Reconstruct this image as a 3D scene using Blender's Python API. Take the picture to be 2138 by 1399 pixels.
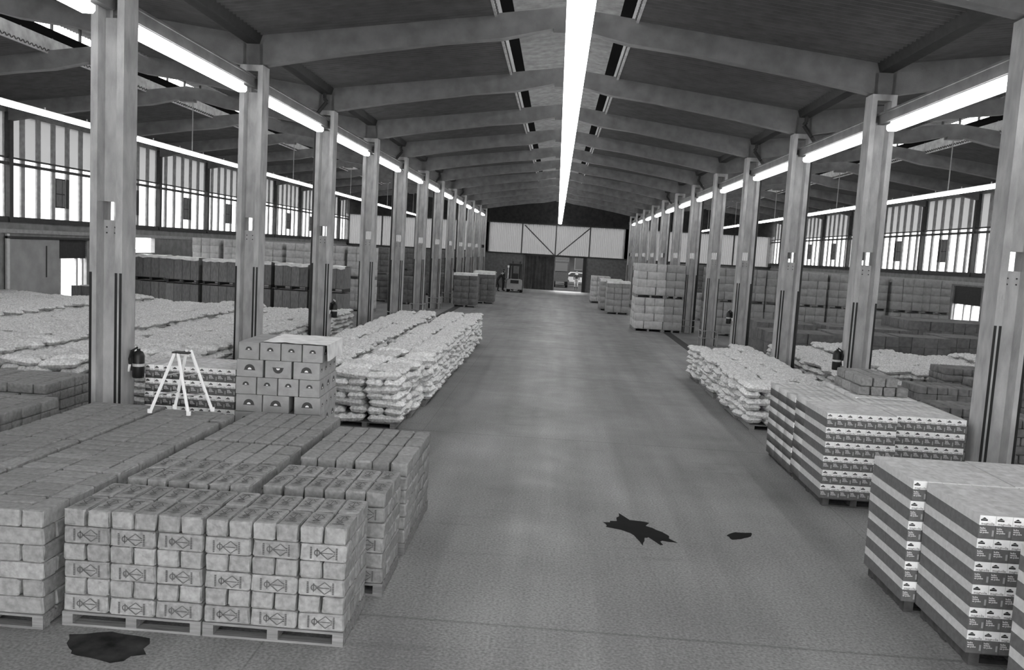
import bpy, bmesh, math, random
import numpy as np
from mathutils import Matrix, Vector
random.seed(7); rng = np.random.default_rng(7)
S = bpy.context.scene
COL = S.collection
for o in list(bpy.data.objects): bpy.data.objects.remove(o)

# ------------------------------------------------------------------ camera, sky, exposure
CAM_H = 3.29
cam = bpy.data.cameras.new('camera'); cam.sensor_width = 36.0; cam.lens = 1750 / 2138 * 36
cam.clip_start = 0.05; cam.clip_end = 1000
camo = bpy.data.objects.new('camera', cam); COL.objects.link(camo)
_r = Vector((0.9969490332, 0.0535954668, 0.0567463755)); _d = Vector((0.0617467637, -0.0967842214, -0.9933882180)); _f = Vector((-0.0477489515, 0.9938613286, -0.0997982825))
camo.matrix_world = Matrix(((_r.x, -_d.x, -_f.x, 0), (_r.y, -_d.y, -_f.y, 0), (_r.z, -_d.z, -_f.z, CAM_H), (0, 0, 0, 1)))
S.camera = camo
W = bpy.data.worlds.new('overcast'); S.world = W; W.use_nodes = True
bg = W.node_tree.nodes['Background']; bg.inputs[0].default_value = (0.9, 0.9, 0.9, 1); bg.inputs[1].default_value = 2.5
S.view_settings.view_transform = 'Standard'; S.view_settings.look = 'None'
S.view_settings.gamma = 1; S.view_settings.use_curve_mapping = False
S.view_settings.exposure = 2.3
LAMP = 3.0

# ------------------------------------------------------------------ layout of the hall (metres)
P = 5.4                       # bay length
Y1 = 11.72                    # first column in view
XL, XR = -6.335, 6.135        # column rows
WL, WR = -18.8, 18.6          # outer walls
YB, YF = 74.2, -4.48          # far wall, wall behind the camera
NAVES = (('left', -12.57), ('centre', -0.10), ('right', 12.37))
HALF = 6.235
COLY = [Y1 + P * i for i in range(-2, 12)]
RAFY = COLY

# ------------------------------------------------------------------ materials (all grey: a black-and-white photograph)
MATS = {}
def grey(name, v, rough=0.85, var=0.0, scale=6.0, bump=0.0, bscale=40.0, spec=0.3, detail=4.0, stretch=None, metal=0.0, per_obj=0.0):
    if name in MATS: return MATS[name]
    m = bpy.data.materials.new(name); m.use_nodes = True; nt = m.node_tree; N = nt.nodes; L = nt.links
    b = N['Principled BSDF']; b.inputs['Roughness'].default_value = rough; b.inputs['Metallic'].default_value = metal
    b.inputs['Specular IOR Level'].default_value = spec; b.inputs['Base Color'].default_value = (v, v, v, 1)
    tc = N.new('ShaderNodeTexCoord'); src = tc.outputs['Object']
    if stretch:
        mp = N.new('ShaderNodeMapping'); mp.inputs['Scale'].default_value = stretch; L.new(src, mp.inputs[0]); src = mp.outputs[0]
    if per_obj or var:
        oi = N.new('ShaderNodeObjectInfo')
        sc = N.new('ShaderNodeVectorMath'); sc.operation = 'ADD'
        cmb = N.new('ShaderNodeCombineXYZ'); mu = N.new('ShaderNodeMath'); mu.operation = 'MULTIPLY'; mu.inputs[1].default_value = 37.0
        L.new(oi.outputs['Random'], mu.inputs[0]); L.new(mu.outputs[0], cmb.inputs[0]); L.new(mu.outputs[0], cmb.inputs[1])
        L.new(src, sc.inputs[0]); L.new(cmb.outputs[0], sc.inputs[1]); src = sc.outputs[0]
    if var:
        n = N.new('ShaderNodeTexNoise'); n.inputs['Scale'].default_value = scale; n.inputs['Detail'].default_value = detail; L.new(src, n.inputs['Vector'])
        r = N.new('ShaderNodeMapRange'); r.inputs['From Min'].default_value = 0.3; r.inputs['From Max'].default_value = 0.7
        r.inputs['To Min'].default_value = max(0, v * (1 - var)); r.inputs['To Max'].default_value = min(1, v * (1 + var)); L.new(n.outputs['Fac'], r.inputs[0])
        out = r.outputs[0]
        if per_obj:
            pm = N.new('ShaderNodeMapRange'); pm.inputs['To Min'].default_value = 1 - per_obj; pm.inputs['To Max'].default_value = 1 + per_obj; L.new(oi.outputs['Random'], pm.inputs[0])
            x = N.new('ShaderNodeMath'); x.operation = 'MULTIPLY'; L.new(out, x.inputs[0]); L.new(pm.outputs[0], x.inputs[1]); out = x.outputs[0]
        L.new(out, b.inputs['Base Color'])
    if bump:
        n2 = N.new('ShaderNodeTexNoise'); n2.inputs['Scale'].default_value = bscale; n2.inputs['Detail'].default_value = 5; L.new(src, n2.inputs['Vector'])
        bp = N.new('ShaderNodeBump'); bp.inputs['Strength'].default_value = bump; bp.inputs['Distance'].default_value = 0.02; L.new(n2.outputs['Fac'], bp.inputs['Height']); L.new(bp.outputs[0], b.inputs['Normal'])
    MATS[name] = m; return m
def emit(name, s):
    m = bpy.data.materials.new(name); m.use_nodes = True; nt = m.node_tree
    for n in list(nt.nodes):
        if n.type == 'BSDF_PRINCIPLED': nt.nodes.remove(n)
    e = nt.nodes.new('ShaderNodeEmission'); e.inputs[0].default_value = (1, 1, 1, 1); e.inputs[1].default_value = s
    nt.links.new(e.outputs[0], nt.nodes['Material Output'].inputs[0]); MATS[name] = m; return m
def sheet(name, v, clear):      # translucent plastic sheet: diffuse daylight comes through, a little is clear
    m = bpy.data.materials.new(name); m.use_nodes = True; nt = m.node_tree; N = nt.nodes; L = nt.links
    N.remove(N['Principled BSDF'])
    tr = N.new('ShaderNodeBsdfTranslucent'); tr.inputs[0].default_value = (v, v, v, 1)
    df = N.new('ShaderNodeBsdfDiffuse'); df.inputs[0].default_value = (0.3, 0.3, 0.3, 1)
    tp = N.new('ShaderNodeBsdfTransparent'); tp.inputs[0].default_value = (0.9, 0.9, 0.9, 1)
    a = N.new('ShaderNodeMixShader'); a.inputs[0].default_value = 0.25; L.new(tr.outputs[0], a.inputs[1]); L.new(df.outputs[0], a.inputs[2])
    c = N.new('ShaderNodeMixShader'); c.inputs[0].default_value = clear; L.new(a.outputs[0], c.inputs[1]); L.new(tp.outputs[0], c.inputs[2])
    L.new(c.outputs[0], N['Material Output'].inputs[0]); MATS[name] = m; return m

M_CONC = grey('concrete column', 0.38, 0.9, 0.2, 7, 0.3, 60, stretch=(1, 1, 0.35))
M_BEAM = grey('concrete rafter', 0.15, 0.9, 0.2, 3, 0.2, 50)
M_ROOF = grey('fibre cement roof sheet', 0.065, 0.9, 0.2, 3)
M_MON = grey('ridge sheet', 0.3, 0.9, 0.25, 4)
M_STEEL = grey('dark painted steel', 0.035, 0.6, 0.2, 8)
M_GREYSTEEL = grey('grey painted steel', 0.30, 0.5, 0.15, 8)
M_GALV = grey('pale steel', 0.55, 0.45, 0.1, 8)
M_WALL = grey('rendered wall', 0.22, 0.9, 0.2, 3, 0.15, 40)
M_BRICK = grey('dark end wall', 0.13, 0.9, 0.2, 5, 0.2, 50)
M_GABLE = grey('dark gable board', 0.03, 0.9, 0.3, 4)
M_RIB = grey('grey sheet rib', 0.30, 0.8, 0.2, 6)
M_TUBE = emit('fluorescent tube', LAMP)
M_SHEET = sheet('clear rib sheet', 0.75, 0.35)
M_SHEET_UP = sheet('shaded rib sheet', 0.34, 0.02)  # shade of the outside eaves put into the upper sheets' darker colour
M_SHEET_END = sheet('end wall sheet', 0.12, 0.0)
M_GLASS = sheet('smoked pane', 0.02, 0.02)
M_PAPER = grey('brown wrapping paper', 0.245, 0.7, 0.22, 22, 0.9, 12, per_obj=0.14)
M_PAPERD = grey('dark wrapping paper', 0.17, 0.8, 0.25, 9, 0.5, 22, per_obj=0.15)
M_INK = grey('print ink', 0.06, 0.8)
M_INKG = grey('faded print ink', 0.09, 0.8)
M_WOODD = grey('dark pallet wood', 0.06, 0.9, 0.3, 10)  # darker wood for the pallets under the printed cartons
M_SHEET_F = sheet('front fill glazing', 0.8, 0.6)  # unseen, made clearer than the side sheets to let in more light
M_WOOD = grey('pallet wood', 0.19, 0.9, 0.3, 10, 0.3, 50, stretch=(0.3, 4, 4), per_obj=0.1)
M_SACK = grey('white woven sack', 0.66, 0.7, 0.3, 26, 1.0, 24, per_obj=0.16)
M_CARD_L = grey('printed carton light', 0.50, 0.7, 0.1, 20)
M_CARD_D = grey('printed carton dark', 0.12, 0.6, 0.15, 20)
M_CARD_W = grey('printed carton white', 0.85, 0.6, 0.05, 20)
M_CARD_T = grey('carton lid', 0.52, 0.6, 0.2, 12, 0.3, 20, per_obj=0.06)
M_BOX = grey('corrugated box', 0.31, 0.85, 0.12, 8, 0.2, 40, per_obj=0.08)
M_BOXP = grey('pale corrugated box', 0.47, 0.85, 0.15, 8, per_obj=0.1)
M_BOXD = grey('dark corrugated box', 0.15, 0.85, 0.2, 8, per_obj=0.15)
M_CRATE = grey('crate board', 0.17, 0.9, 0.25, 8, stretch=(3, 3, 0.6), per_obj=0.15)
M_FILM = grey('plastic film', 0.7, 0.35, 0.2, 6, 0.5, 12)
M_WHITE = grey('white print', 0.85, 0.6)
M_BLACK = grey('black paint', 0.012, 0.4)
M_RUBBER = grey('rubber', 0.02, 0.8)
M_CLOTH = grey('dark work clothes', 0.03, 0.95, 0.3, 12)
M_CLOTH2 = grey('pale trousers', 0.3, 0.95, 0.2, 12)
M_SKIN = grey('skin', 0.4, 0.6)
M_ASPHALT = grey('yard asphalt', 0.16, 0.9, 0.2, 2)
M_FACADE = grey('yard building wall', 0.015, 0.95, 0.5, 0.6, spec=0.0)  # near black so the yard looks dim, shade put into the colour
M_TARMAC = grey('shaded tarmac', 0.02, 0.95, 0.4, 1.5, spec=0.0)  # shade of a roofed loading yard put into the dark colour

# ------------------------------------------------------------------ helpers
class MB:
    def __init__(s): s.v = []; s.f = []; s.m = []
    def add(s, vs, fs, mi=0):
        b = len(s.v); s.v += [tuple(v) for v in vs]
        for f in fs: s.f.append(tuple(b + i for i in f)); s.m.append(mi)
        return s
    def box(s, x0, x1, y0, y1, z0, z1, mi=0):
        return s.add([(x0,y0,z0),(x1,y0,z0),(x1,y1,z0),(x0,y1,z0),(x0,y0,z1),(x1,y0,z1),(x1,y1,z1),(x0,y1,z1)],
                     [(0,3,2,1),(4,5,6,7),(0,1,5,4),(1,2,6,5),(2,3,7,6),(3,0,4,7)], mi)
    def prism(s, poly, axis, t0, t1, mi=0):
        n = len(poly)
        def p(a, b, t): return (t,a,b) if axis == 'x' else (a,t,b) if axis == 'y' else (a,b,t)
        vs = [p(a,b,t0) for a,b in poly] + [p(a,b,t1) for a,b in poly]
        fs = [tuple(range(n)), tuple(range(2*n-1, n-1, -1))] + [(i, i+n, (i+1)%n+n, (i+1)%n) for i in range(n)]
        return s.add(vs, fs, mi)
    def tube(s, p0, p1, r, n=8, r2=None, mi=0):
        p0, p1 = Vector(p0), Vector(p1); d = (p1-p0).normalized(); u = d.orthogonal().normalized(); w = d.cross(u); r2 = r if r2 is None else r2
        vs = [p0 + (u*math.cos(2*math.pi*i/n) + w*math.sin(2*math.pi*i/n))*r for i in range(n)] + [p1 + (u*math.cos(2*math.pi*i/n) + w*math.sin(2*math.pi*i/n))*r2 for i in range(n)]
        fs = [(i, (i+1)%n, (i+1)%n+n, i+n) for i in range(n)] + [tuple(range(n-1,-1,-1)), tuple(range(n, 2*n))]
        return s.add(vs, fs, mi)
    def path(s, pts, r, n=8, mi=0):
        for a, b in zip(pts, pts[1:]): s.tube(a, b, r, n, mi=mi)
        return s
    def disc(s, c, r, nrm, n=14, mi=0): return s.tube(c, Vector(c)+Vector(nrm)*0.002, r, n, mi=mi)
    def mesh(s, name, mats, smooth=False):
        me = bpy.data.meshes.new(name); me.from_pydata(s.v, [], s.f)
        mats = mats if isinstance(mats, (list, tuple)) else [mats]
        for m in mats: me.materials.append(m)
        me.polygons.foreach_set('material_index', s.m)
        bm = bmesh.new(); bm.from_mesh(me); bmesh.ops.recalc_face_normals(bm, faces=bm.faces); bm.to_mesh(me); bm.free()
        if smooth: me.polygons.foreach_set('use_smooth', [True]*len(me.polygons))
        return me
    def build(s, name, mats, parent=None, loc=(0,0,0), rz=0, smooth=False): return link(name, s.mesh(name, mats, smooth), parent, loc, rz)
def link(name, me, parent=None, loc=(0,0,0), rz=0, rot=None):
    o = bpy.data.objects.new(name, me); COL.objects.link(o); o.location = loc; o.rotation_euler = rot if rot else (0,0,rz)
    if parent: o.parent = parent
    return o
def tag(o, label=None, cat=None, group=None, kind=None):
    if label: o['label'] = label
    if cat: o['category'] = cat
    if group: o['group'] = group
    if kind: o['kind'] = kind
    return o
def thing(name, label, cat, loc=(0,0,0), rz=0, group=None):
    o = link(name, None, None, loc, rz); o.empty_display_size = 0.2; return tag(o, label, cat, group)
def struct(name, mb, mats, loc=(0,0,0)): return tag(mb.build(name, mats, None, loc), kind='structure')
ORD = ['zeroth','first','second','third','fourth','fifth','sixth','seventh','eighth','ninth','tenth','eleventh','twelfth','thirteenth','fourteenth','fifteenth','sixteenth','seventeenth','eighteenth','nineteenth','twentieth']
def od(i): return ORD[i] if i < len(ORD) else str(i) + 'th'
MESH = {}
def cached(key, fn):
    if key not in MESH: MESH[key] = fn()
    return MESH[key]

# ------------------------------------------------------------------ floor
def floor_material():
    m = bpy.data.materials.new('concrete floor'); m.use_nodes = True; nt = m.node_tree; N = nt.nodes; L = nt.links
    b = N['Principled BSDF']; b.inputs['Specular IOR Level'].default_value = 0.35
    tc = N.new('ShaderNodeTexCoord'); src = tc.outputs['Object']
    def noise(sc, det, st=(1,1,1)):
        mp = N.new('ShaderNodeMapping'); mp.inputs['Scale'].default_value = st; L.new(src, mp.inputs[0])
        n = N.new('ShaderNodeTexNoise'); n.inputs['Scale'].default_value = sc; n.inputs['Detail'].default_value = det; L.new(mp.outputs[0], n.inputs['Vector']); return n.outputs['Fac']
    def rng_(x, a, c, d, e):
        r = N.new('ShaderNodeMapRange'); r.inputs['From Min'].default_value = a; r.inputs['From Max'].default_value = c; r.inputs['To Min'].default_value = d; r.inputs['To Max'].default_value = e; L.new(x, r.inputs[0]); return r.outputs[0]
    def mul(x, y):
        q = N.new('ShaderNodeMath'); q.operation = 'MULTIPLY'; L.new(x, q.inputs[0]); L.new(y, q.inputs[1]); return q.outputs[0]
    base = rng_(noise(0.5, 6), 0.3, 0.7, 0.165, 0.255)
    wear = rng_(noise(1.0, 5, (2.2, 0.12, 1)), 0.35, 0.7, 0.82, 1.12)      # tyre tracks along the aisle
    fine = rng_(noise(38, 4), 0.3, 0.7, 0.62, 1.38)
    scr = rng_(noise(1.6, 4, (0.35, 3.0, 1)), 0.62, 0.72, 1.0, 0.86)
    c = mul(mul(mul(base, wear), fine), scr)
    sp = N.new('ShaderNodeSeparateXYZ'); L.new(src, sp.inputs[0])
    def joint(axis, off, per, w):
        a = N.new('ShaderNodeMath'); a.operation = 'ADD'; a.inputs[1].default_value = off; L.new(sp.outputs[axis], a.inputs[0])
        q = N.new('ShaderNodeMath'); q.operation = 'PINGPONG'; q.inputs[1].default_value = per/2; L.new(a.outputs[0], q.inputs[0])
        r = N.new('ShaderNodeMapRange'); r.inputs['From Max'].default_value = w; r.inputs['To Min'].default_value = 0.62; L.new(q.outputs[0], r.inputs[0]); return r.outputs[0]
    c = mul(mul(c, joint('Y', 0.5, 7.6, 0.03)), joint('X', 2.2, 6.2, 0.012))
    cb = N.new('ShaderNodeCombineColor')
    for i in range(3): L.new(c, cb.inputs[i])
    L.new(cb.outputs[0], b.inputs['Base Color'])
    L.new(rng_(noise(2.0, 5), 0.3, 0.7, 0.42, 0.62), b.inputs['Roughness'])
    bp = N.new('ShaderNodeBump'); bp.inputs['Strength'].default_value = 0.12; bp.inputs['Distance'].default_value = 0.01; L.new(noise(60, 4), bp.inputs['Height']); L.new(bp.outputs[0], b.inputs['Normal'])
    return m
struct('floor', MB().box(WL-0.3, WR+0.3, YF-0.3, YB+0.3, -0.25, 0.0), floor_material())
for k, x in enumerate((-5.4, 5.18)):       # dark channel cover along each column row
    struct('trim_%d' % (k+1), MB().box(x-0.17, x+0.17, 9.0 if k else 11.2, YB-0.05, 0.0, 0.012), M_STEEL)
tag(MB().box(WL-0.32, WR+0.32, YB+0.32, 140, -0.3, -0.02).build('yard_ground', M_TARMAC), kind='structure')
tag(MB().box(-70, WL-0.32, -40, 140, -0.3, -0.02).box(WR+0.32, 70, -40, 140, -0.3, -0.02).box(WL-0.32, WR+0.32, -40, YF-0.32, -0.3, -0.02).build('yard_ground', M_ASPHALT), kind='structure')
def blot(name, pts, label, seed):
    r = random.Random(seed); c = Vector((sum(p[0] for p in pts)/len(pts), sum(p[1] for p in pts)/len(pts)))
    poly = []
    for a, b in zip(pts, pts[1:]+pts[:1]):
        for t in (0, .34, .67):
            x = a[0]+(b[0]-a[0])*t; y = a[1]+(b[1]-a[1])*t; k = r.uniform(-.09, .09) if t else 0
            poly.append((x+(x-c.x)*k*1.2, y+(y-c.y)*k))
    m = MB(); n = len(poly); m.add([(c.x, c.y, 0.0025)] + [(x, y, 0.0015) for x, y in poly], [(0, i+1, (i+1) % n+1) for i in range(n)])
    tag(m.build(name, grey('spilt oil', 0.006, 0.75, 0.3, 6, spec=0.1) if seed < 3 else grey('old stain', 0.03, 0.8, 0.7, 5, spec=0.1)), label, 'stain')
blot('oil_stain', [(0.77,10.2),(0.95,10.28),(1.0,10.62),(1.12,10.36),(1.36,10.3),(1.3,10.17),(1.48,9.98),(1.62,9.62),(1.44,9.66),(1.4,9.5),(1.33,9.74),(1.24,9.72),(1.19,9.44),(1.12,9.78),(0.98,9.95),(0.8,10.02)], 'large jagged dark oil stain in the middle of the concrete aisle', 1)
blot('oil_stain', [(2.26,10.02),(2.4,10.18),(2.6,10.2),(2.56,10.05),(2.42,9.93),(2.3,9.88)], 'small dark oil stain to the right of the large one', 2)
blot('oil_stain', [(-3.75,6.32),(-3.45,6.42),(-3.1,6.36),(-3.0,6.1),(-3.2,5.93),(-3.5,6.0),(-3.62,6.1)], 'blurred dark stain on the floor before the front pallets', 3)

# ------------------------------------------------------------------ roof: corrugated sheets, gutters, rafters, ridge monitors
ceil = struct('ceiling', MB().box(WL-0.6, WL-0.02, YF, YB, 7.42, 7.5).box(WR+0.02, WR+0.6, YF, YB, 7.42, 7.5), M_STEEL)
ZE, ZC = 7.30, 7.90        # sheet underside at the eaves and at the ridge opening
XC = 1.36
def sheet_mesh(x0, z0, x1, z1, ly, pitch, amp, th=0.02):
    n = int(ly/pitch)*6; v = []; f = []
    for k in (0, 1):
        for i in range(n+1):
            y = ly*i/n; dz = amp*math.sin(2*math.pi*y/pitch) + (th if k else 0)
            v += [(x0, y, z0+dz), (x1, y, z1+dz)]
    o = 2*(n+1)
    for i in range(n):
        a = 2*i; f += [(a, a+1, a+3, a+2), (o+a, o+a+2, o+a+3, o+a+1)]
    m = MB(); m.add(v, f); return m
bays = [(COLY[i], COLY[i+1]) for i in range(len(COLY)-1)] + [(COLY[-1], YB)]
bays = [(YF, COLY[0])] + bays
for nm, xc in NAVES:
    for sx in (-1, 1):
        for a, b in bays:
            L_ = b-a
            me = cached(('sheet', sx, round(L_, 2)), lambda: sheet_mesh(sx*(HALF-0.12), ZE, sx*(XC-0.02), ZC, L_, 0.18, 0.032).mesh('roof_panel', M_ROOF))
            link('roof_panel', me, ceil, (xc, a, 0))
            cu = cached(('curb', sx, round(L_, 2)), lambda: MB().box(min(sx*XC, sx*(XC+0.05)), max(sx*XC, sx*(XC+0.05)), 0, L_, ZC-0.06, 8.26).mesh('ridge_curb', M_MON))
            link('ridge_curb', cu, ceil, (xc, a, 0))
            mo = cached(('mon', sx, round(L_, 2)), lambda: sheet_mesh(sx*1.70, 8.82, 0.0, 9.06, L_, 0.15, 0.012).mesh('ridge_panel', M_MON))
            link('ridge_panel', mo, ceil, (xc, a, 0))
            fl = cached(('flash', sx, round(L_, 2)), lambda: MB().prism([(sx*(XC+0.05),8.26),(sx*(XC+0.05),8.30),(sx*1.14,8.42),(sx*1.13,8.39)], 'y', 0, L_).mesh('ridge_flashing', grey('tar felt', 0.008, 1.0, spec=0.0)))
            link('ridge_flashing', fl, ceil, (xc, a, 0))
            po = cached('mpost', lambda: MB().box(-0.03, 0.03, -0.03, 0.03, 8.26, 8.90).mesh('ridge_post', M_STEEL))
            k = max(1, round(L_/1.35))
            for j in range(k): link('ridge_post', po, ceil, (xc+sx*(XC+0.03), a+(j+0.02)*L_/k+0.04, 0))
half = [(6.10,6.70),(4.6,6.98),(2.4,7.32),(1.25,7.45),(0.24,7.68),(0.24,7.60),(0,7.60)]
poly = half + [(-x, z) for x, z in reversed(half[:-1])] + [(-6.10,7.33),(-XC,7.92),(0,8.10),(XC,7.92),(6.10,7.33)]
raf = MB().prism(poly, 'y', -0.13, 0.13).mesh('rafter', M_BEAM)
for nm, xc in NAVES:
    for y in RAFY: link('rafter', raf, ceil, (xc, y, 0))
for k, x in enumerate((WL+0.2, XL, XR, WR-0.2)):           # valley gutters and tie beams along the column rows
    for a, b in bays:
        L_ = b-a
        g = cached(('gut', round(L_, 2)), lambda: MB().prism([(-0.2,7.34),(-0.13,7.12),(0.13,7.12),(0.2,7.34)], 'y', 0, L_).mesh('gutter', M_STEEL))
        link('gutter', g, ceil, (x, a, 0))
        if k in (1, 2):
            dz = 0 if k == 1 else -0.14
            t = cached(('tie', k, round(L_, 2)), lambda: MB().box(-0.06, 0.06, 0.1, L_-0.1, 6.27+dz, 6.44+dz).box(-0.09, 0.09, 0.1, L_-0.1, 6.44+dz, 6.475+dz).mesh('tie_beam', M_BEAM))
            link('tie_beam', t, ceil, (x, a, 0))
for x in (XL, XR):                                          # solid corbel between the valley gutter and the column heads
    sd = MB().box(-0.2, 0.2, -0.13, 0.13, 6.70, 7.12).mesh('rafter_seat', M_BEAM)
    for y in RAFY: link('rafter_seat', sd, ceil, (x, y, 0))

# ------------------------------------------------------------------ columns
def column_mesh():
    m = MB(); H_ = 6.70
    # H section: two flanges, splayed recess, thin web with a through hole at 3.40-3.66
    for sx in (-1, 1):
        for z0, z1, xi in ((0, 3.40, 0.10), (3.40, 3.66, 0.115), (3.66, H_, 0.10)):
            m.prism([(sx*0.135,-0.19),(sx*0.235,-0.19),(sx*0.235,0.19),(sx*0.135,0.19),(sx*xi,0.055),(sx*xi,-0.055)], 'z', z0, z1)
    m.box(-0.102, 0.102, -0.055, 0.055, 0, 3.40); m.box(-0.102, 0.102, -0.055, 0.055, 3.66, 6.18); m.box(-0.135, 0.135, -0.19, 0.19, 6.58, H_)
    return m.mesh('shaft', M_CONC)
COLM = column_mesh()
SLOT = MB().box(-0.018, 0.018, -0.003, 0.003, 0.02, 2.66).mesh('guide_slot', M_BLACK)
BOLT = MB()
for z in (3.22, 3.30):
    for x in (-0.06, 0.06): BOLT.tube((x,-0.062,z), (x,-0.054,z), 0.012, 6)
BOLT = BOLT.mesh('bolt', M_STEEL)
for side, x in (('left', XL), ('right', XR)):
    for i, y in enumerate(COLY):
        n = i-1
        if n >= 1: lab = 'grey concrete column with a square hole, %s from the camera in the %s row' % (od(n), side)
        else: lab = 'grey concrete column outside the picture, %s behind the nearest %s column' % (od(2-i), side)
        t = thing('concrete_column', lab, 'column', (x, y, 0), 0, 'concrete columns of the %s row' % side)
        link('shaft', COLM, t)
        link('bolts', BOLT, t)
        q = 1 if side == 'left' else -1
        for dx in (q*0.152, q*0.217, -q*0.217):
            for dy in (-0.191, 0.191): link('guide_slot', SLOT, t, (dx, dy, 0))
# downpipes from the valley gutter
for side, x, idx in (('left', XL, (2, 4, 6, 8)), ('right', XR, (2, 3, 5, 7))):
    s = 1 if side == 'left' else -1
    for k, i in enumerate(idx):
        y = Y1 + P*i
        m = MB().path([(0.0,-0.33,7.14),(0.0,-0.33,6.98),(s*0.05,-0.30,6.9),(-s*0.16,-0.32,6.62),(-s*0.29,-0.2,6.5),(-s*0.29,0.0,6.2),(-s*0.29,0.0,0.03)], 0.05, 8)
        tag(m.build('downpipe', M_STEEL, None, (x, y, 0)), 'dark bent rain pipe on the %s column of the %s row' % (od(i+1), side), 'pipe')

# ------------------------------------------------------------------ strip lights
def strip(name, label, x, y0, y1, z, w, h, rods=False, group=None):
    t = thing(name, label, 'light', (x, y0, 0), 0, group); L_ = y1-y0
    MB().box(-w*0.2, w*0.2, 0, L_, z+h*0.5, z+h*0.5+0.05).build('housing', M_GALV, t)
    MB().prism([(-w*0.2,z+h/2),(-w/2,z+h/4),(-w/2,z-h/4),(-w*0.35,z-h/2),(w*0.35,z-h/2),(w/2,z-h/4),(w/2,z+h/4),(w*0.2,z+h/2)], 'y', 0.0, L_).build('tube', M_TUBE, t)
    if rods:
        for r in rods: MB().tube((0, r-y0, z+h/2+0.04), (0, r-y0, 7.62), 0.018, 6).build('rod', M_GREYSTEEL, t)
    for k in range(max(1, int(L_/1.8))): MB().box(-0.012, 0.012, 1.0+k*1.8-0.012, 1.0+k*1.8+0.012, z+h*0.5+0.05, z+h*0.5+0.11).build('hook', M_GALV, t)
    return t
strip('strip_light', 'long continuous fluorescent strip under the ridge of the central aisle', 0.09, YF+0.3, YB-0.6, 5.90, 0.30, 0.12, [y for y in RAFY])
strip('strip_light', 'long thin fluorescent strip hung on rods over the left side aisle', -12.40, 8.0, YB-0.6, 5.90, 0.16, 0.09, [y for y in RAFY if y > 8])
strip('strip_light', 'long thin fluorescent strip hung on rods over the right side aisle', 12.37, 8.0, YB-0.6, 5.90, 0.16, 0.09, [y for y in RAFY if y > 8])
for side, x, z in (('left', XL, 6.14), ('right', XR, 6.00)):
    for i in range(-1, 12):
        y = Y1 + P*i
        if y + 4.7 > YB: continue
        lab = 'fluorescent batten between the %s and %s columns of the %s row' % (od(i+1), od(i+2), side) if i >= 0 else 'fluorescent batten before the nearest column of the %s row' % side
        strip('batten_light', lab, x, y+0.55, y+4.72, z, 0.20, 0.14, None, 'battens along the %s columns' % side)
        MB().box(-0.02, 0.02, 0.5, 0.54, z+0.1, z+0.2).build('bracket', M_GALV, bpy.data.objects[-1] if False else COL.objects[-1].parent)

# ------------------------------------------------------------------ side walls
def side_wall(name, xw, s, openings):
    # s: +1 when the hall lies towards +x. openings: (y0, y1, ztop)
    m = MB(); ys = [YF] + [q for o in openings for q in o[:2]] + [YB]
    x0, x1 = (xw-0.2, xw) if s > 0 else (xw, xw+0.2)
    for a, b in zip(ys[::2], ys[1::2]): m.box(x0, x1, a, b, 0, 3.30)
    for a, b, zt in openings:
        m.box(x0, x1, a, b, zt, 3.30)
        if zt > 2.9: m.box(x0, x1, a, b, 0, 2.25)
    m.box(x0, x1, YF, YB, 6.98, 7.42)
    w = struct(name, m, M_WALL)
    def bx(nm, mat, a, b, z0, z1, d0, d1):
        key = (nm, s, round(b-a, 3), z0, z1, d0, d1)
        me = cached(key, lambda: MB().box(min(s*d0, s*d1), max(s*d0, s*d1), 0, b-a, z0, z1).mesh(nm, mat))
        return link(nm, me, w, (xw, a, 0))
    y = COLY[0]-P
    nb = 0
    while y < YB-1:
        b0, b1 = max(y, YF), min(y+P, YB)
        bx('post', M_STEEL, y-0.1, y+0.1, 3.30, 6.98, 0.0, 0.16)
        bx('bottom_rail', M_STEEL, b0, b1, 3.30, 3.48, 0.0, 0.12)
        bx('ledge', M_GREYSTEEL, b0, b1, 2.92, 3.06, 0.0, 0.07)
        bx('rail', M_STEEL, b0, b1, 5.22, 5.32, 0.02, 0.12); bx('rail', M_STEEL, b0, b1, 5.44, 5.50, 0.02, 0.10)
        for k in range(6):
            ya = y + k*0.9 + 0.11
            if ya < YF+0.1 or ya+0.7 > YB: continue
            bx('lower_panel', M_SHEET, ya, ya+0.68, 3.44, 5.46, -0.10, -0.09)
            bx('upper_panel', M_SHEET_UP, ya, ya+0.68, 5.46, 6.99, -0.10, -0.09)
            bx('rib', M_RIB, ya+0.68, ya+0.90, 3.44, 6.99, -0.11, -0.03)
            if k == 3:
                v = bx('vent', M_STEEL, ya+0.02, ya+0.66, 3.92, 5.02, -0.088, -0.06)
                for q, (c0, c1) in enumerate(((0.05, 0.40), (0.44, 0.62))):
                    me = cached(('leaf', s, q), lambda: MB().box(min(-s*0.06, -s*0.035), max(-s*0.06, -s*0.035), c0, c1, 3.97, 4.42).box(min(-s*0.06, -s*0.035), max(-s*0.06, -s*0.035), c0, c1, 4.46, 4.97).mesh('vent_leaf', M_CRATE))
                    link('vent_leaf', me, v)
                bx('vent_jamb', M_STEEL, ya+0.68, ya+0.86, 3.92, 5.02, -0.03, -0.01)
        y += P; nb += 1
    return w
wl = side_wall('wall_left', WL, 1, [(30.9, 32.8, 2.80), (36.4, 38.5, 2.95)])
wr = side_wall('wall_right', WR, -1, [(37.7, 40.3, 2.85)])
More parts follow.
